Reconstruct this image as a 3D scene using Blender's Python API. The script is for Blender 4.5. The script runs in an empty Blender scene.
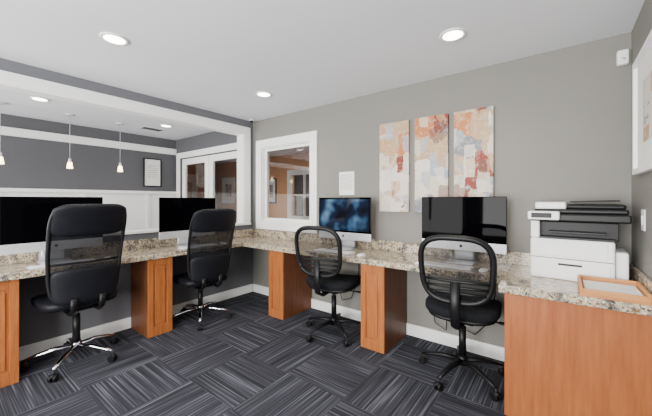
import bpy, bmesh, math
from mathutils import Vector, Matrix
PI=math.pi
def lin(c):
    return tuple(((v/255)/12.92 if v/255<=0.04045 else ((v/255+0.055)/1.055)**2.4) for v in c)+(1,)
# ---------------- materials ----------------
def newmat(n):
    m=bpy.data.materials.new(n); m.use_nodes=True
    nt=m.node_tree; return m,nt,nt.nodes['Principled BSDF']
def obj_coords(nt,scale=(1,1,1)):
    tc=nt.nodes.new('ShaderNodeTexCoord'); mp=nt.nodes.new('ShaderNodeMapping')
    mp.inputs['Scale'].default_value=scale
    nt.links.new(tc.outputs['Object'],mp.inputs['Vector']); return mp.outputs['Vector']
def noise(nt,vec,scale,detail=4,rough=.5):
    n=nt.nodes.new('ShaderNodeTexNoise'); n.inputs['Scale'].default_value=scale
    n.inputs['Detail'].default_value=detail; n.inputs['Roughness'].default_value=rough
    nt.links.new(vec,n.inputs['Vector']); return n.outputs['Fac']
def ramp(nt,fac,stops,interp='LINEAR'):
    r=nt.nodes.new('ShaderNodeValToRGB'); r.color_ramp.interpolation=interp
    els=r.color_ramp.elements
    while len(els)<len(stops): els.new(.5)
    for e,(p,c) in zip(els,stops): e.position=p; e.color=c
    nt.links.new(fac,r.inputs['Fac']); return r.outputs['Color']
def plain(n,c,rough=.6,metal=0,var=.04,vs=6,spec=.5,bump=0,bs=200):
    m,nt,b=newmat(n); L=lin(c); v=obj_coords(nt)
    f=noise(nt,v,vs,3)
    lo=tuple(x*(1-var) for x in L[:3])+(1,); hi=tuple(min(1,x*(1+var)) for x in L[:3])+(1,)
    nt.links.new(ramp(nt,f,[(.3,lo),(.7,hi)]),b.inputs['Base Color'])
    b.inputs['Roughness'].default_value=rough; b.inputs['Metallic'].default_value=metal
    b.inputs['Specular IOR Level'].default_value=spec
    if bump:
        bp=nt.nodes.new('ShaderNodeBump'); bp.inputs['Strength'].default_value=bump; bp.inputs['Distance'].default_value=.002
        nt.links.new(noise(nt,v,bs,2),bp.inputs['Height']); nt.links.new(bp.outputs['Normal'],b.inputs['Normal'])
    return m
def emis(n,c,s):
    m,nt,b=newmat(n); b.inputs['Base Color'].default_value=lin(c)
    b.inputs['Emission Color'].default_value=lin(c); b.inputs['Emission Strength'].default_value=s; return m
def wood(n,c1,c2,axis=2,rough=.42):
    m,nt,b=newmat(n); s=[14,14,14]; s[axis]=1.2
    f=noise(nt,obj_coords(nt,tuple(s)),3,6,.6)
    nt.links.new(ramp(nt,f,[(.3,lin(c1)),(.7,lin(c2))]),b.inputs['Base Color'])
    b.inputs['Roughness'].default_value=rough; b.inputs['Specular IOR Level'].default_value=.3; return m
def mixc(nt,fac,a,bcol):
    mx=nt.nodes.new('ShaderNodeMix'); mx.data_type='RGBA'
    nt.links.new(fac,mx.inputs[0]); nt.links.new(a,mx.inputs[6])
    if isinstance(bcol,tuple): mx.inputs[7].default_value=bcol
    else: nt.links.new(bcol,mx.inputs[7])
    return mx.outputs[2]
def granite():
    m,nt,b=newmat('granite'); v=obj_coords(nt)
    base=ramp(nt,noise(nt,v,16,6,.75),[(.36,lin((86,86,88))),(.46,lin((158,146,128))),(.55,lin((208,194,168))),(.66,lin((144,112,80)))])
    sp=ramp(nt,noise(nt,v,80,4,.7),[(.41,(1,1,1,1)),(.46,(0,0,0,1))])
    c=mixc(nt,sp,base,lin((54,48,46)))
    sp3=ramp(nt,noise(nt,v,46,5,.7),[(.36,(1,1,1,1)),(.42,(0,0,0,1))])
    c=mixc(nt,sp3,c,lin((126,86,54)))
    sp2=ramp(nt,noise(nt,v,58,3,.6),[(.62,(0,0,0,1)),(.68,(1,1,1,1))])
    c=mixc(nt,sp2,c,lin((240,236,226)))
    nt.links.new(c,b.inputs['Base Color']); b.inputs['Roughness'].default_value=.1
    return m
def carpet():
    m,nt,b=newmat('carpet'); T=.5
    tc=nt.nodes.new('ShaderNodeTexCoord'); sx=nt.nodes.new('ShaderNodeSeparateXYZ'); nt.links.new(tc.outputs['Object'],sx.inputs[0])
    def M(op,a,bb=None):
        n=nt.nodes.new('ShaderNodeMath'); n.operation=op
        for i,q in enumerate((a,bb)):
            if q is None: continue
            if isinstance(q,(int,float)): n.inputs[i].default_value=q
            else: nt.links.new(q,n.inputs[i])
        return n.outputs[0]
    X,Y=sx.outputs[0],sx.outputs[1]
    tx=M('FLOOR',M('DIVIDE',M('ADD',X,.12),T)); ty=M('FLOOR',M('DIVIDE',M('ADD',Y,.2),T))
    par=M('FLOORED_MODULO',M('ADD',tx,ty),2)
    inv=M('SUBTRACT',1,par)
    across=M('ADD',M('MULTIPLY',X,par),M('MULTIPLY',Y,inv))
    along=M('ADD',M('MULTIPLY',Y,par),M('MULTIPLY',X,inv))
    cb=nt.nodes.new('ShaderNodeCombineXYZ')
    nt.links.new(M('MULTIPLY',across,96),cb.inputs[0]); nt.links.new(M('MULTIPLY',along,1.4),cb.inputs[1])
    nt.links.new(M('ADD',M('MULTIPLY',tx,7.3),M('MULTIPLY',ty,3.1)),cb.inputs[2])
    f=noise(nt,cb.outputs[0],1.0,2,.55)
    col=ramp(nt,f,[(.34,lin((39,39,44))),(.48,lin((51,52,58))),(.58,lin((69,70,77))),(.68,lin((102,104,112)))])
    nt.links.new(col,b.inputs['Base Color']); b.inputs['Roughness'].default_value=.95; b.inputs['Specular IOR Level'].default_value=.15
    bp=nt.nodes.new('ShaderNodeBump'); bp.inputs['Strength'].default_value=.3; bp.inputs['Distance'].default_value=.002
    nt.links.new(f,bp.inputs['Height']); nt.links.new(bp.outputs['Normal'],b.inputs['Normal'])
    return m
def artmat(i,off):
    m,nt,b=newmat('abstract_paint_%d'%i); v=obj_coords(nt,(1,1,1))
    ad=nt.nodes.new('ShaderNodeVectorMath'); ad.operation='ADD'; ad.inputs[1].default_value=off; nt.links.new(v,ad.inputs[0])
    nz=nt.nodes.new('ShaderNodeTexNoise'); nz.inputs['Scale'].default_value=14; nz.inputs['Detail'].default_value=5; nt.links.new(ad.outputs[0],nz.inputs['Vector'])
    def cells(scale,stops,dist,sc3):
        sc=nt.nodes.new('ShaderNodeVectorMath'); sc.operation='MULTIPLY_ADD'; sc.inputs[1].default_value=(dist,dist,dist)
        nt.links.new(nz.outputs['Color'],sc.inputs[0]); nt.links.new(ad.outputs[0],sc.inputs[2])
        mp=nt.nodes.new('ShaderNodeMapping'); mp.inputs['Scale'].default_value=sc3; nt.links.new(sc.outputs[0],mp.inputs['Vector'])
        vo=nt.nodes.new('ShaderNodeTexVoronoi'); vo.distance='CHEBYCHEV'; vo.inputs['Scale'].default_value=scale; vo.inputs['Randomness'].default_value=.7
        nt.links.new(mp.outputs[0],vo.inputs['Vector'])
        s=nt.nodes.new('ShaderNodeSeparateColor'); nt.links.new(vo.outputs['Color'],s.inputs[0])
        return ramp(nt,s.outputs[0],stops,'CONSTANT'),s.outputs[1]
    A,_=cells(6.5,[(0,lin((204,194,178))),(.14,lin((184,154,118))),(.28,lin((150,158,170))),(.42,lin((222,214,202))),(.58,lin((190,116,62))),(.67,lin((122,124,132))),(.76,lin((202,182,154))),(.90,lin((134,48,30)))],.035,(1,1,.75))
    C,g=cells(12,[(0,lin((222,214,202))),(.25,lin((190,146,102))),(.42,lin((214,204,188))),(.68,lin((110,68,50))),(.78,lin((162,170,182)))],.03,(1,1,.6))
    f1=ramp(nt,g,[(0,(0,0,0,1)),(.6,(.65,.65,.65,1))],'CONSTANT')
    c=mixc(nt,f1,A,C)
    f2=noise(nt,ad.outputs[0],26,6,.75)
    c=mixc(nt,ramp(nt,f2,[(.5,(0,0,0,1)),(.72,(.55,.55,.55,1))]),c,lin((226,217,203)))
    nt.links.new(c,b.inputs['Base Color']); b.inputs['Roughness'].default_value=.6
    return m
def painted_reflection():  # blue-grey window reflection painted as emission on dark screen glass
    m,nt,b=newmat('painted_screen_reflection'); v=obj_coords(nt,(1,1,1))
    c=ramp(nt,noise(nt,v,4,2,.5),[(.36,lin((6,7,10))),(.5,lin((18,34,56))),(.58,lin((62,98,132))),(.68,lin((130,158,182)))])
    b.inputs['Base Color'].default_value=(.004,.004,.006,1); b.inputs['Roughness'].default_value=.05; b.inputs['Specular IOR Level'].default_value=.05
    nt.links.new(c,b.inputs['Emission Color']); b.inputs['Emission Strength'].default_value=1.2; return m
def meshcloth(n,c,tr):
    m,nt,b=newmat(n); b.inputs['Base Color'].default_value=lin(c); b.inputs['Roughness'].default_value=.8; b.inputs['Specular IOR Level'].default_value=.2
    t=nt.nodes.new('ShaderNodeBsdfTransparent'); mx=nt.nodes.new('ShaderNodeMixShader'); mx.inputs[0].default_value=tr
    nt.links.new(b.outputs[0],mx.inputs[1]); nt.links.new(t.outputs[0],mx.inputs[2])
    nt.links.new(mx.outputs[0],nt.nodes['Material Output'].inputs['Surface']); return m
def glassm():
    m,nt,b=newmat('pane_glass'); g=nt.nodes.new('ShaderNodeBsdfGlossy'); g.inputs['Roughness'].default_value=.02
    t=nt.nodes.new('ShaderNodeBsdfTransparent'); mx=nt.nodes.new('ShaderNodeMixShader'); mx.inputs[0].default_value=.93
    nt.links.new(g.outputs[0],mx.inputs[1]); nt.links.new(t.outputs[0],mx.inputs[2])
    nt.links.new(mx.outputs[0],nt.nodes['Material Output'].inputs['Surface']); return m
WALL=plain('taupe_paint',(126,124,118),.7,var=.02,vs=2)
WALLL=plain('cool_grey_paint',(104,105,110),.75,var=.02,vs=2)
WALLD=plain('dark_grey_paint',(90,90,94),.75,var=.02,vs=2)
TAN=plain('tan_paint',(206,146,92),.7,var=.03)
CEIL=plain('ceiling_paint',(234,236,242),.9,var=.01,vs=2)
WHITE=plain('white_trim_paint',(248,248,246),.4,var=.01)
WPLAS=plain('white_plastic',(242,242,242),.4,var=.01)
BLACK=plain('black_plastic',(15,15,17),.45,var=.1,spec=.3)
DGREY=plain('dark_grey_plastic',(38,39,43),.45,var=.05,spec=.3)
FABRIC=plain('black_fabric',(20,21,25),.9,var=.12,vs=60,spec=.2,bump=.3,bs=400)
LEATHER=plain('black_leather',(18,19,25),.5,var=.1,vs=20,spec=.22)
CHROME=plain('chrome',(215,215,220),.12,1,var=.01)
ALU=plain('brushed_aluminium',(222,224,227),.35,.5,var=.02)
SCREEN=plain('screen_glass',(3,3,5),.03,var=.1,spec=.05)
REFLECTION=painted_reflection()
PAPER=plain('paper',(240,240,236),.8,var=.02)
GRAN=granite(); CARPET=carpet()
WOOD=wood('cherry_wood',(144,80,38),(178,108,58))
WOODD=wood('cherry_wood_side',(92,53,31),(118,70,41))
WOODP=wood('cherry_panel_wood',(142,80,42),(164,98,56))
WOODT=wood('light_oak',(180,118,66),(206,148,90),0)
LAMP=emis('lamp_glow',(255,246,230),16); PEND=emis('pendant_glow',(255,226,180),10)
MESHT=meshcloth('mesh_fabric_open',(18,18,21),.36); MESHD=meshcloth('mesh_fabric_dense',(18,19,24),.1)
GLASS=glassm()
# ---------------- builder ----------------
class B:
    def __init__(s,name): s.name=name; s.bm=bmesh.new(); s.mats=[]
    def mi(s,m):
        if m not in s.mats: s.mats.append(m)
        return s.mats.index(m)
    def _f(s,fs,m,smooth=False):
        i=s.mi(m)
        for f in fs: f.material_index=i; f.smooth=smooth
    def box(s,x0,x1,y0,y1,z0,z1,m,bev=0,mat=None,seg=2):
        t=bmesh.new(); bmesh.ops.create_cube(t,size=1)
        for v in t.verts: v.co=Vector((x0+(v.co.x+.5)*(x1-x0),y0+(v.co.y+.5)*(y1-y0),z0+(v.co.z+.5)*(z1-z0)))
        if bev: bmesh.ops.bevel(t,geom=t.edges[:],offset=bev,segments=seg,affect='EDGES',profile=.5)
        if mat: bmesh.ops.transform(t,matrix=mat,verts=t.verts)
        s.merge(t,m,False)
    def merge(s,t,m,smooth):
        mp={}
        for v in t.verts: mp[v]=s.bm.verts.new(v.co)
        fs=[]
        for f in t.faces:
            try: fs.append(s.bm.faces.new([mp[v] for v in f.verts]))
            except ValueError: pass
        s._f(fs,m,smooth); t.free()
    def cyl(s,p0,p1,r0,r1,m,seg=20,smooth=True):
        p0=Vector(p0); p1=Vector(p1); d=(p1-p0); q=d.to_track_quat('Z','Y').to_matrix()
        rs=[]
        for p,r in ((p0,r0),(p1,r1)):
            rs.append([s.bm.verts.new(p+q@Vector((r*math.cos(2*PI*i/seg),r*math.sin(2*PI*i/seg),0))) for i in range(seg)])
        sf=[s.bm.faces.new([rs[0][i],rs[0][(i+1)%seg],rs[1][(i+1)%seg],rs[1][i]]) for i in range(seg)]
        s._f(sf,m,smooth)
        s._f([s.bm.faces.new(rs[0][::-1]),s.bm.faces.new(rs[1])],m)
    def tube(s,pts,r,m,seg=10,closed=False,ry=None,up=(0,0,1)):
        pts=[Vector(p) for p in pts]; n=len(pts); rings=[]; up=Vector(up)
        for i,p in enumerate(pts):
            a=pts[(i-1)%n] if (closed or i>0) else p; b=pts[(i+1)%n] if (closed or i<n-1) else p
            t=(b-a).normalized(); x=t.cross(up)
            if x.length<1e-3: x=t.cross(Vector((0,1,0)))
            x.normalize(); y=x.cross(t)
            rr=r[i] if isinstance(r,(list,tuple)) else r; r2=rr if ry is None else rr*ry
            rings.append([s.bm.verts.new(p+x*rr*math.cos(2*PI*k/seg)+y*r2*math.sin(2*PI*k/seg)) for k in range(seg)])
        fs=[]
        for i in range(n if closed else n-1):
            A=rings[i]; C=rings[(i+1)%n]
            for k in range(seg): fs.append(s.bm.faces.new([A[k],A[(k+1)%seg],C[(k+1)%seg],C[k]]))
        s._f(fs,m,True)
        if not closed: s._f([s.bm.faces.new(rings[0][::-1]),s.bm.faces.new(rings[-1])],m)
    def sq(s,a,b,c,e1,e2,m,fn=None,nu=16,nv=32):
        """superellipsoid, fn maps local point to final point"""
        def C(w,e): q=math.cos(w); return math.copysign(abs(q)**e,q)
        def S(w,e): q=math.sin(w); return math.copysign(abs(q)**e,q)
        rows=[]
        for i in range(1,nu):
            h=-PI/2+PI*i/nu
            rows.append([s.bm.verts.new((a*C(h,e1)*C(2*PI*j/nv,e2),b*C(h,e1)*S(2*PI*j/nv,e2),c*S(h,e1))) for j in range(nv)])
        lo=s.bm.verts.new((0,0,-c)); hi=s.bm.verts.new((0,0,c)); fs=[]
        for i in range(len(rows)-1):
            for j in range(nv): fs.append(s.bm.faces.new([rows[i][j],rows[i][(j+1)%nv],rows[i+1][(j+1)%nv],rows[i+1][j]]))
        for j in range(nv):
            fs.append(s.bm.faces.new([lo,rows[0][(j+1)%nv],rows[0][j]])); fs.append(s.bm.faces.new([hi,rows[-1][j],rows[-1][(j+1)%nv]]))
        if fn:
            for v in [lo,hi]+[v for r in rows for v in r]: v.co=Vector(fn(v.co))
        s._f(fs,m,True)
    def disc(s,w,h,e,m,fn,nr=8,na=40):
        rows=[]; c=s.bm.verts.new(fn(0,0)); fs=[]
        for i in range(1,nr+1):
            k=i/nr; row=[]
            for j in range(na):
                q=2*PI*j/na; x=math.copysign(abs(math.cos(q))**e,math.cos(q)); z=math.copysign(abs(math.sin(q))**e,math.sin(q))
                row.append(s.bm.verts.new(fn(w*k*x,h*k*z)))
            rows.append(row)
        for j in range(na): fs.append(s.bm.faces.new([c,rows[0][j],rows[0][(j+1)%na]]))
        for i in range(nr-1):
            for j in range(na): fs.append(s.bm.faces.new([rows[i][j],rows[i+1][j],rows[i+1][(j+1)%na],rows[i][(j+1)%na]]))
        s._f(fs,m,True)
    def done(s,loc=(0,0,0),rz=0,name=None):
        bmesh.ops.recalc_face_normals(s.bm,faces=s.bm.faces[:])
        me=bpy.data.meshes.new(s.name); s.bm.to_mesh(me); s.bm.free()
        for m in s.mats: me.materials.append(m)
        o=bpy.data.objects.new(s.name,me); bpy.context.scene.collection.objects.link(o)
        o.location=loc; o.rotation_euler=(0,0,rz); return o
def dup(o,loc,rz):
    c=bpy.data.objects.new(o.name.split('.')[0],o.data); bpy.context.scene.collection.objects.link(c)
    c.location=loc; c.rotation_euler=(0,0,rz); return c
H=2.44; YF=-4.6; XR=3.90; XF=-2.25; ZC=.80
# ---------------- shell ----------------
b=B('floor'); b.box(-5,4.02,YF-.12,3.7,-.1,0,CARPET); b.done()
b=B('ceiling'); b.box(-5,4.02,YF-.12,3.7,H,H+.1,CEIL); b.done()
WX0,WX1,WZ0,WZ1=.19,1.10,1.01,2.05
DX0,DX1,DZ=-2.08,-.30,2.08
b=B('wall_back')
b.box(-5,DX0,0,.12,0,H,WALLD); b.box(DX0,DX1,0,.12,DZ,H,WALLD); b.box(DX1,-.12,0,.12,0,H,WALLD)
b.box(-.12,WX0,0,.12,0,H,WALL); b.box(WX0,WX1,0,.12,0,WZ0,WALL); b.box(WX0,WX1,0,.12,WZ1,H,WALL)
b.box(WX1,XR,0,.12,0,H,WALL); b.done()
b=B('wall_right'); b.box(XR,XR+.12,YF-.12,.12,0,H,WALL); b.done()
OY0,OY1,OZ0,OZ1=-3.6,-.16,.985,2.25
b=B('wall_left')
b.box(-.12,0,YF,0,0,OZ0,WALLL); b.box(-.12,0,YF,0,OZ1,H,WALLL); b.box(-.12,0,OY1,0,OZ0,OZ1,WALLL); b.box(-.12,0,YF,OY0,OZ0,OZ1,WALLL)
b.done()
b=B('trim_1')
b.box(0,.02,OY0-.1,OY1+.1,OZ1-.01,OZ1+.09,WHITE,.003); b.box(0,.02,OY1-.01,OY1+.1,OZ0-.0,OZ1-.01,WHITE,.003)
b.box(-.13,.035,OY0,OY1+.1,OZ0-.02,OZ0+.005,WHITE,.003)
b.box(-.13,.01,OY0,OY1,OZ1-.02,OZ1,WHITE); b.box(-.13,.01,OY1-.02,OY1,OZ0+.005,OZ1-.02,WHITE)
b.box(-.14,-.12,OY0-.1,OY1+.1,OZ1,OZ1+.09,WHITE); b.done()
b=B('wall_far'); b.box(XF-.12,XF,YF,0,0,H,WALLD); b.done()
b=B('trim_2')
b.box(XF,XF+.03,YF,0,2.16,2.27,WHITE,.003); b.box(XF,XF+.02,YF,0,.1,1.42,WHITE); b.box(XF,XF+.06,YF,0,1.42,1.47,WHITE,.005)
y=-.5
while y>-4.4:
    b.box(XF+.02,XF+.035,y-.03,y+.03,.1,1.42,WHITE); y-=.9
b.done()
# front wall with large windows (behind camera)
b=B('wall_front')
wins=[(-1.9,-.4),(.4,1.9),(2.2,3.6)]  # first window is added, unseen, to bring ambient light into the adjacent room
b.box(-5,4.02,YF-.12,YF,0,.5,WALL); b.box(-5,4.02,YF-.12,YF,2.25,H,WALL)
xs=-5
for a,c in wins: b.box(xs,a,YF-.12,YF,.5,2.25,WALL); xs=c
b.box(xs,4.02,YF-.12,YF,.5,2.25,WALL); b.done()
for i,(a,c) in enumerate(wins):
    b=B('window_%d'%(i+2))
    b.box(a,a+.05,YF-.08,YF+.02,.5,2.25,WHITE); b.box(c-.05,c,YF-.08,YF+.02,.5,2.25,WHITE)
    b.box(a+.05,c-.05,YF-.08,YF+.02,.5,.55,WHITE); b.box(a+.05,c-.05,YF-.08,YF+.02,2.2,2.25,WHITE)
    b.box((a+c)/2-.025,(a+c)/2+.025,YF-.07,YF+.01,.55,2.2,WHITE); b.done()
# back rooms
b=B('wall_rear_room')
a,c=-1.75,-.85
b.box(-5,a,2.6,2.72,0,H,TAN); b.box(c,2.0,2.6,2.72,0,H,TAN); b.box(a,c,2.6,2.72,0,.9,TAN); b.box(a,c,2.6,2.72,1.95,H,TAN)
b.box(1.9,2.0,.12,2.6,0,H,TAN); b.box(-5,-4.9,.12,3.6,0,H,TAN); b.box(-5,2.0,3.6,3.7,0,H,WALL); b.box(1.9,2.0,2.72,3.6,0,H,TAN); b.done()
b=B('window_5')
b.box(a-.09,a+.03,2.56,2.62,.8,2.05,WHITE); b.box(c-.03,c+.09,2.56,2.62,.8,2.05,WHITE)
b.box(a+.03,c-.03,2.56,2.62,1.92,2.05,WHITE); b.box(a+.03,c-.03,2.56,2.62,.8,.93,WHITE); b.box((a+c)/2-.02,(a+c)/2+.02,2.57,2.62,.93,1.92,WHITE)
b.box(a+.03,c-.03,2.575,2.615,1.42,1.45,WHITE); b.done()
b=B('window_1')
def ring(b,x0,x1,z0,z1,w,y0,y1,m,bev=.004):
    b.box(x0,x0+w,y0,y1,z0,z1,m,bev); b.box(x1-w,x1,y0,y1,z0,z1,m,bev)
    b.box(x0+w,x1-w,y0,y1,z1-w,z1,m,bev); b.box(x0+w,x1-w,y0,y1,z0,z0+w,m,bev)
ring(b,WX0-.1,WX1+.1,WZ0-.1,WZ1+.1,.11,-.025,0,WHITE)
ring(b,WX0,WX1,WZ0,WZ1,.02,0,.12,WHITE,0)
ring(b,WX0+.02,WX1-.02,WZ0+.02,WZ1-.02,.035,.04,.07,WHITE)
b.box(WX0+.055,WX1-.055,.052,.058,WZ0+.055,WZ1-.055,GLASS); b.done()
b=B('trim_3')
b.box(DX0-.1,DX0,-.025,0,0,DZ+.1,WHITE,.004); b.box(DX1,DX1+.1,-.025,0,0,DZ+.1,WHITE,.004); b.box(DX0,DX1,-.025,0,DZ,DZ+.1,WHITE,.004); b.done()
b=B('door_1')
for (a,c) in ((DX0,(DX0+DX1)/2),((DX0+DX1)/2,DX1)):
    ring(b,a+.01,c-.01,.01,DZ-.01,.11,.03,.07,WHITE); b.box(a+.12,c-.12,.048,.052,.12,DZ-.12,GLASS)
mid=(DX0+DX1)/2
b.cyl((mid-.06,.03,1.0),(mid-.06,-.03,1.0),.012,.012,ALU); b.box(mid-.15,mid-.05,-.045,-.03,.99,1.01,ALU,.003); b.done()
b=B('baseboard_back'); b.box(.02,3.24,-.018,0,0,.11,WHITE,.004); b.done()
b=B('baseboard_left'); b.box(0,.018,-2.45,-.02,0,.11,WHITE,.004); b.done()
# ---------------- counters ----------------
BY=-.54; LX=.47; E=.003; z0=ZC-.05
def pedestal(loc,rz,d):
    b=B('pedestal_cabinet'); w=.23; h=.749
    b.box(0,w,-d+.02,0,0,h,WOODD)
    y0,y1=-d,-d+.02
    b.box(0,.05,y0,y1,0,h,WOOD,.003); b.box(w-.05,w,y0,y1,0,h,WOOD,.003)
    b.box(.05,w-.05,y0,y1,h-.07,h,WOOD,.003); b.box(.05,w-.05,y0,y1,0,.09,WOOD,.003)
    b.box(.05,w-.05,y0+.012,y1,.09,h-.07,WOOD); b.box(.068,w-.068,y0+.004,y0+.013,.11,h-.09,WOOD,.004)
    return b.done(loc,rz)
pedestal((.885,-.02,0),0,.48); pedestal((2.10,-.02,0),0,.48)
pedestal((.02,-1.59,0),PI/2,.40); pedestal((.02,-2.69,0),PI/2,.40)
for (x0,x1,y0,y1) in ((E,LX,-3.6,BY),(E,3.22,BY,-E),(3.22,XR-E,-.745,-E)):
    b=B('granite_countertop'); b.box(x0,x1,y0,y1,z0,ZC,GRAN,.007); b.done()
for (x0,x1,y0,y1) in ((E,.02,-3.6,-.02),(E,XR-E,-.02,-E),(XR-.02,XR-E,-.74,-.0201)):
    b=B('granite_backsplash'); b.box(x0,x1,y0,y1,ZC,ZC+.1,GRAN,.003); b.done()
b=B('end_panel_cabinet')
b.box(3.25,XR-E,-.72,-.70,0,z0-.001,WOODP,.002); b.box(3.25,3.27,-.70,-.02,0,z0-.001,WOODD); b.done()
# ---------------- computers ----------------
def imac(scr):
    b=B('desktop_computer'); w=.325
    b.box(-w,w,-.014,.004,.175,.54,SCREEN,.004)
    if scr is not SCREEN: b.box(-w+.02,w-.02,-.0150,-.0138,.195,.52,scr)  # thin glowing sheet carries the painted reflection
    b.box(-w,w,-.0135,.006,.10,.176,ALU,.004)
    b.sq(w-.01,.21,.022,.6,.35,ALU,lambda p:(p.x,.005+max(0,p.z),.32+p.y))
    b.tube([(0,.02,.26),(0,.07,.16),(0,.09,.06),(0,.085,.012)],.09,ALU,8,ry=.07,up=(0,1,0.3))
    b.box(-.1,.1,-.09,.1,0,.008,ALU,.003)
    b.cyl((0,-.0136,.138),(0,-.0150,.138),.012,.012,DGREY)
    return b.done()
ZT=ZC+.0005
m=imac(REFLECTION); m.location=(1.715,-.2,ZT)
m=imac(SCREEN); m.location=(2.876,-.2,ZT)
dup(m,(.2,-2.215,ZT),PI/2); dup(m,(.2,-1.07,ZT),PI/2)
def keyboard():
    b=B('keyboard'); b.box(-.21,.21,-.06,.06,.0,.009,ALU,.003)
    for r in range(5):
        for c in range(14):
            b.box(-.2+c*.0288,-.2+c*.0288+.025,-.05+r*.021,-.05+r*.021+.018,.009,.013,WPLAS)
    return b.done()
k=keyboard(); k.location=(1.75,-.42,ZT); dup(k,(2.8,-.42,ZT),0); dup(k,(.38,-2.2,ZT),PI/2); dup(k,(.38,-1.05,ZT),PI/2)
b=B('computer_mouse'); b.sq(.03,.055,.017,.8,.8,WPLAS,lambda p:(p.x,p.y,max(0,p.z)+.0)); mo=b.done((2.06,-.42,ZT))
dup(mo,(3.08,-.42,ZT),0); dup(mo,(.38,-1.9,ZT),PI/2); dup(mo,(.38,-.75,ZT),PI/2)
# ---------------- chairs ----------------
def star(b,m,hz,R=.29,a0=.3,cz=.40):
    b.cyl((0,0,hz-.03),(0,0,hz+.035),.038,.032,m)
    for i in range(5):
        a=a0+2*PI*i/5; c,s=math.cos(a),math.sin(a)
        b.tube([(c*.02,s*.02,hz),(c*R*.45,s*R*.45,hz+.0),(c*R*.8,s*R*.8,hz-.022),(c*R,s*R,hz-.04)],[.026,.023,.018,.014],m,10,ry=.75)
        b.cyl((c*R,s*R,hz-.04),(c*R,s*R,.045),.007,.007,DGREY,8)
        tx,ty=-s,c
        for q in (-1,1):
            p=Vector((c*R,s*R,.028)); 
            b.cyl(p+Vector((tx,ty,0))*q*.006,p+Vector((tx,ty,0))*q*.024,.028,.026,BLACK,16)
        b.sq(.016,.026,.018,.8,.8,BLACK,lambda p:(c*R+p.x*tx+p.y*c,s*R+p.x*ty+p.y*s,.042+p.z),6,12)
    b.cyl((0,0,hz+.03),(0,0,cz-.06),.027,.025,BLACK); b.cyl((0,0,cz-.08),(0,0,cz),.016,.016,CHROME if m is CHROME else DGREY)
def exec_chair(L,a0):
    b=B('high_back_office_chair'); star(b,CHROME,.125,.31,a0,.44+L)
    b.box(-.1,.1,-.12,.12,.43+L,.475+L,BLACK,.01); b.cyl((.05,.02,.445+L),(.24,.05,.44+L),.006,.006,BLACK,8); b.box(.22,.27,.035,.065,.43+L,.45+L,BLACK,.006)
    b.sq(.25,.245,.045,.5,.45,LEATHER,lambda p:(p.x,p.y+.01,L+p.z+.52-(.03*max(0,(p.y-.1)/.15)**2)))
    for x in (-.09,.09):
        b.tube([(x,-.08,.455+L),(x,-.22,.45+L),(x,-.275,.49+L),(x,-.285,.58+L)],.014,BLACK,8,ry=1.6,up=(1,0,0))
    def bk(x,z):
        w=.9+.1*math.sin(min(1,z*1.3)*PI/2)
        return Vector((x*w,-.255-.16*max(0,z)**1.3+.10*(x/.25)**2*.5+.03*math.sin(z*PI),.54+L+.74*z))
    def pad(zc,hh,th,w,m,e=.35):
        def fn(p):
            q=bk(p.x,zc+p.y/.74); return (q.x,q.y+p.z,q.z)
        b.sq(w,hh,th,.5,e,m,fn,12,40)
    pad(.84,.115,.026,.235,LEATHER); pad(.17,.135,.028,.228,LEATHER)
    def fr(x,z): return bk(x,.5+z/.74)
    b.disc(.228,.355,.25,MESHD,fr,8,48)
    pts=[]
    for j in range(56):
        q=2*PI*j/56; x=.235*math.copysign(abs(math.cos(q))**.3,math.cos(q)); z=.362*math.copysign(abs(math.sin(q))**.3,math.sin(q)); pts.append(fr(x,z))
    b.tube(pts,.014,BLACK,8,closed=True,up=(0,1,0))
    b.tube([fr(-.23,-.07),fr(0,-.07),fr(.23,-.07)],.008,BLACK,8)
    return b.done()
def task_chair():
    b=B('mesh_task_chair'); star(b,BLACK,.12,.30,.55,.43)
    b.box(-.09,.09,-.11,.11,.42,.455,BLACK,.01); b.cyl((.05,.02,.435),(.25,.04,.43),.006,.006,BLACK,8); b.sq(.03,.018,.01,.8,.8,BLACK,lambda p:(p.x+.26,p.y+.04,p.z+.43),6,12)
    b.sq(.255,.235,.045,.5,.55,FABRIC,lambda p:(p.x,p.y+.02,p.z+.51+.02*(p.x/.24)**2-(.035*max(0,(p.y-.1)/.13)**2)))
    b.sq(.235,.215,.022,.5,.55,BLACK,lambda p:(p.x,p.y+.02,p.z+.467+.02*(p.x/.24)**2))
    def bk(x,z):
        t=(z+.22)/.44
        return Vector((x*(1-.1*(1-t)),-.30-.07*t+.26*x*x*1.2,.85+z))
    def loop(w,h,e,r,dy=0):
        pts=[]
        for j in range(56):
            q=2*PI*j/56; x=w*math.copysign(abs(math.cos(q))**e,math.cos(q)); z=h*math.copysign(abs(math.sin(q))**e,math.sin(q)); pts.append(bk(x,z)+Vector((0,dy,0)))
        b.tube(pts,r,BLACK,10,closed=True,up=(0,1,0))
    loop(.232,.218,.62,.02)
    b.disc(.225,.21,.62,MESHT,bk,8,48)
    for z in (-.07,-.11,-.15):
        w=.222*(1-abs(z/.218)**3.2)**(.31)
        b.tube([bk(x*w,z)-Vector((0,.012,0)) for x in (-1,-.5,0,.5,1)],.009,BLACK,8)
    b.tube([(0,-.08,.445),(0,-.24,.44),(0,-.32,.48),(0,-.345,.60),(0,-.34,.78)],[.03,.03,.03,.032,.03],BLACK,10,ry=.4,up=(0,1,.3))
    return b.done()
ch=exec_chair(0,.25); ch.location=(.37,-2.12,0); ch.rotation_euler=(0,0,PI/2+.03)
ch=exec_chair(-.06,.5); ch.location=(.37,-1.03,0); ch.rotation_euler=(0,0,PI/2-.1)
tk=task_chair(); tk.location=(1.745,-.42,0); tk.rotation_euler=(0,0,.16)
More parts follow.
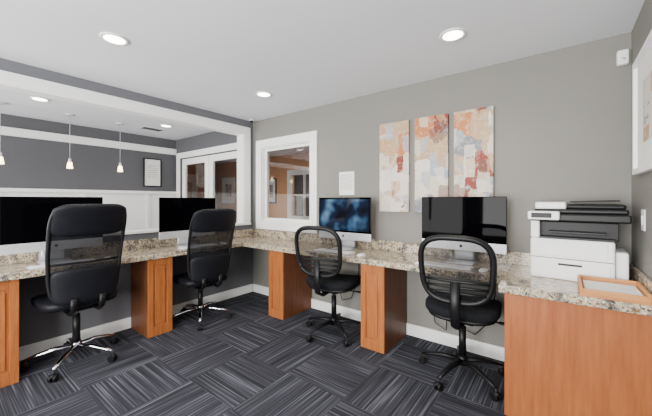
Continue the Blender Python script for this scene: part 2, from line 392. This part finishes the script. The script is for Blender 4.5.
dup(tk,(2.94,-.43,0),.10)
# ---------------- printer ----------------
b=B('multifunction_printer')
b.box(-.22,.20,-.17,.17,.0,.262,WPLAS,.012)
b.box(-.20,.18,-.176,-.165,.02,.12,WPLAS,.006); b.box(-.07,.05,-.18,-.174,.095,.108,DGREY,.002)
b.box(-.215,.195,-.172,-.16,.135,.139,DGREY); b.box(-.19,.17,-.174,-.165,.15,.245,WPLAS,.005)
b.box(.202,.26,-.13,.16,.0,.20,WPLAS,.01)
b.box(-.18,.22,-.09,.17,.262,.37,BLACK,.004); b.box(-.22,-.17,-.15,.17,.262,.38,WPLAS,.008)
b.box(-.17,.20,-.165,-.09,.262,.275,DGREY,.003); b.box(-.12,.16,-.17,-.10,.30,.312,DGREY,.003)
b.box(-.22,.27,-.18,.17,.375,.425,BLACK,.01)
b.box(-.23,-.06,-.215,-.14,.385,.44,WPLAS,.008); b.box(-.21,-.10,-.218,-.213,.398,.43,BLACK,.002)
b.box(-.20,.26,-.15,.17,.425,.455,BLACK,.01)
b.box(-.20,-.03,-.12,.16,.45,.50,WPLAS,.014); b.box(-.03,.25,-.13,.15,.455,.485,BLACK,.012)
b.box(.0,.24,-.10,.13,.497,.506,BLACK,.003,Matrix.Rotation(-.03,4,'Y'))
b.done((3.59,-.225,ZT),-.06)
b=B('wooden_letter_tray'); x0,x1,y0,y1=-.135,.135,-.15,.15
b.box(x0,x1,y0,y1,0,.008,WOODT); b.box(x0,x0+.012,y0,y1,.008,.055,WOODT,.002); b.box(x1-.012,x1,y0,y1,.008,.055,WOODT,.002)
b.box(x0+.012,x1-.012,y1-.012,y1,.008,.055,WOODT,.002); b.box(x0+.012,x1-.012,y0,y0+.012,.008,.04,WOODT,.002)
b.box(x0+.025,x1-.02,y0+.02,y1-.02,.008,.03,PAPER); b.done((3.74,-.58,ZT),.0)
# ---------------- wall things ----------------
for i,(a,c) in enumerate(((2.045,2.358),(2.418,2.724),(2.776,3.085))):
    w=(c-a)/2
    b=B('abstract_canvas_painting'); b.box(-w,w,-.035,0,0,.893,artmat(i,(i*3.1+.4,1.3*i,i*2.7+.2)),.003); b.done(((a+c)/2,-.001,1.197))
b=B('wall_notice'); b.box(1.52,1.72,-.006,-.001,1.37,1.63,PAPER)
for i in range(8): b.box(1.54,1.70-.01*(i%3),-.0068,-.006,1.59-i*.022,1.594-i*.022,DGREY)
b.done()
b=B('motion_sensor'); b.box(-.03,.03,-.045,0,-.05,.05,WPLAS,.012); b.sq(.014,.008,.012,.8,.8,ALU,lambda p:(p.x,p.y-.042,p.z-.015),6,12); b.done((3.855,-.001,2.27))
b=B('security_camera'); b.cyl((0,0,0),(0,0,-.02),.03,.03,WPLAS); b.sq(.022,.022,.022,1,1,BLACK,lambda p:(p.x,p.y,min(p.z,.0)-.02)); b.done((.09,-.1,H))
def framed(name,w,h,k=0,fm=None):
    b=B(name); ring(b,-w/2,w/2,-h/2,h/2,.035,-.03,0,fm or WHITE,.003); b.box(-w/2+.03,w/2-.03,-.012,0,-h/2+.03,h/2-.03,PAPER)
    b.box(-w/4,w/4,-.014,-.012,-h/4,h/4,artmat(7+k,(4+k,2,1))); return b
framed('framed_picture',.85,.67).done((XR-.001,-.68,1.80),-PI/2)
framed('framed_picture',.6,.75,1,WHITE).done((-4.3,2.599,1.6),0)
framed('framed_picture',.5,.65,2,DGREY).done((-2.5,2.599,1.55),0)
framed('framed_picture',.7,.9,3,WHITE).done((-4.899,1.6,1.6),PI/2)
b=B('framed_certificate'); ring(b,-.15,.15,-.25,.25,.018,-.025,0,BLACK,.002); b.box(-.135,.135,-.012,0,-.235,.235,PAPER)
for i in range(6): b.box(-.08,.08,-.0135,-.012,.12-i*.04,.125-i*.04,DGREY)
b.done((XF+.001,-.42,1.80),PI/2)
b=B('light_switch'); b.box(-.04,.04,-.007,0,-.06,.06,WPLAS,.003); b.box(-.012,.012,-.012,-.007,-.025,.025,WPLAS,.002); b.done((XR-.001,-.40,1.2),-PI/2)
o=B('power_outlet'); o.box(-.035,.035,-.006,0,-.055,.055,WPLAS,.003); o.box(-.015,.015,-.008,-.006,.01,.035,DGREY,.002); o.box(-.015,.015,-.008,-.006,-.035,-.01,DGREY,.002)
oo=o.done((2.75,-.001,.35)); dup(oo,(1.5,-.001,.35),0)
b=B('power_cord')
b.tube([(2.75,-.012,.375),(2.77,-.05,.36),(2.82,-.06,.22),(2.95,-.06,.18),(3.05,-.05,.3),(3.1,-.04,.55),(3.1,-.04,.745)],.005,BLACK,6,up=(0,1,0))
b.tube([(2.75,-.012,.325),(2.72,-.05,.3),(2.72,-.07,.16),(2.62,-.06,.2),(2.55,-.04,.5),(2.56,-.04,.745)],.005,BLACK,6,up=(0,1,0))
b.tube([(1.5,-.012,.375),(1.53,-.05,.36),(1.6,-.06,.2),(1.72,-.06,.25),(1.8,-.04,.5),(1.8,-.04,.745)],.005,BLACK,6,up=(0,1,0)); b.done()
# ---------------- lights ----------------
def spot(x,y,e,col=(1,.92,.8)):
    d=bpy.data.lights.new('downlight_lamp','SPOT'); d.energy=e; d.spot_size=2.4; d.spot_blend=1; d.shadow_soft_size=.05; d.color=col
    o=bpy.data.objects.new('downlight_lamp',d); bpy.context.scene.collection.objects.link(o); o.location=(x,y,H-.03); return o
dl=None
for i,(x,y,e) in enumerate([(1.02,-.69,30),(2.94,-.69,38),(1.05,-2.07,24),(2.94,-2.07,28),(1.02,-3.5,20),(2.94,-3.5,24),(-1.08,-2.1,28),(-1.22,-.66,28),(-1.1,-3.5,24),(-.3,1.3,110),(-2.6,1.2,150),(-1.2,3.2,50)]):
    if dl is None:
        b=B('recessed_downlight'); n=32
        b.tube([(.075*math.cos(2*PI*k/n),.075*math.sin(2*PI*k/n),-.004) for k in range(n)],.012,WPLAS,8,closed=True,ry=.5)
        b.cyl((0,0,0),(0,0,-.006),.068,.068,LAMP,32); dl=b.done((x,y,H))
    else: dup(dl,(x,y,H),0)
    sp=spot(x,y,e)
pd=None
for (x,y) in [(-1.6,-2.35),(-1.6,-1.72),(-1.6,-1.14)]:
    if pd is None:
        b=B('pendant_lamp'); b.cyl((0,0,0),(0,0,-.02),.05,.05,ALU); b.cyl((0,0,-.02),(0,0,-.58),.003,.003,ALU,6); b.cyl((0,0,-.58),(0,0,-.63),.015,.018,ALU)
        b.cyl((0,0,-.63),(0,0,-.71),.022,.034,PEND); pd=b.done((x,y,H))
    else: dup(pd,(x,y,H),0)
b=B('air_vent'); b.box(-.16,.16,-.09,.09,-.008,0,WPLAS,.003)
for i in range(6): b.box(-.14,.14,-.075+i*.026,-.06+i*.026,-.010,-.008,DGREY)
b.done((-1.6,-.7,H),PI/2)
def area(n,loc,rot,sx,sy,e,col):
    d=bpy.data.lights.new(n,'AREA'); d.shape='RECTANGLE'; d.size=sx; d.size_y=sy; d.energy=e; d.color=col
    o=bpy.data.objects.new(n,d); bpy.context.scene.collection.objects.link(o); o.location=loc; o.rotation_euler=rot
for i,(a,c) in enumerate(wins):  # adjacent-room lamp is added fill; the others carry daylight from behind the camera
    area('window_daylight_fill',((a+c)/2,YF-.1,1.4),(PI/2+.2,0,0),c-a-.1,1.65,(120,100,230)[i],(1,.985,.96))
w=bpy.data.worlds.new('World'); bpy.context.scene.world=w; w.use_nodes=True
w.node_tree.nodes['Background'].inputs[0].default_value=(.85,.92,1,1); w.node_tree.nodes['Background'].inputs[1].default_value=2.0
# ---------------- camera ----------------
cd=bpy.data.cameras.new('camera'); cam=bpy.data.objects.new('camera',cd); bpy.context.scene.collection.objects.link(cam)
cam.location=(3.52,-2.87,1.314); cam.rotation_euler=(PI/2,0,math.radians(37.4)); cd.lens=306/652*36; cd.sensor_width=36; cd.shift_y=-8/652; cd.clip_start=.05
bpy.context.scene.camera=cam
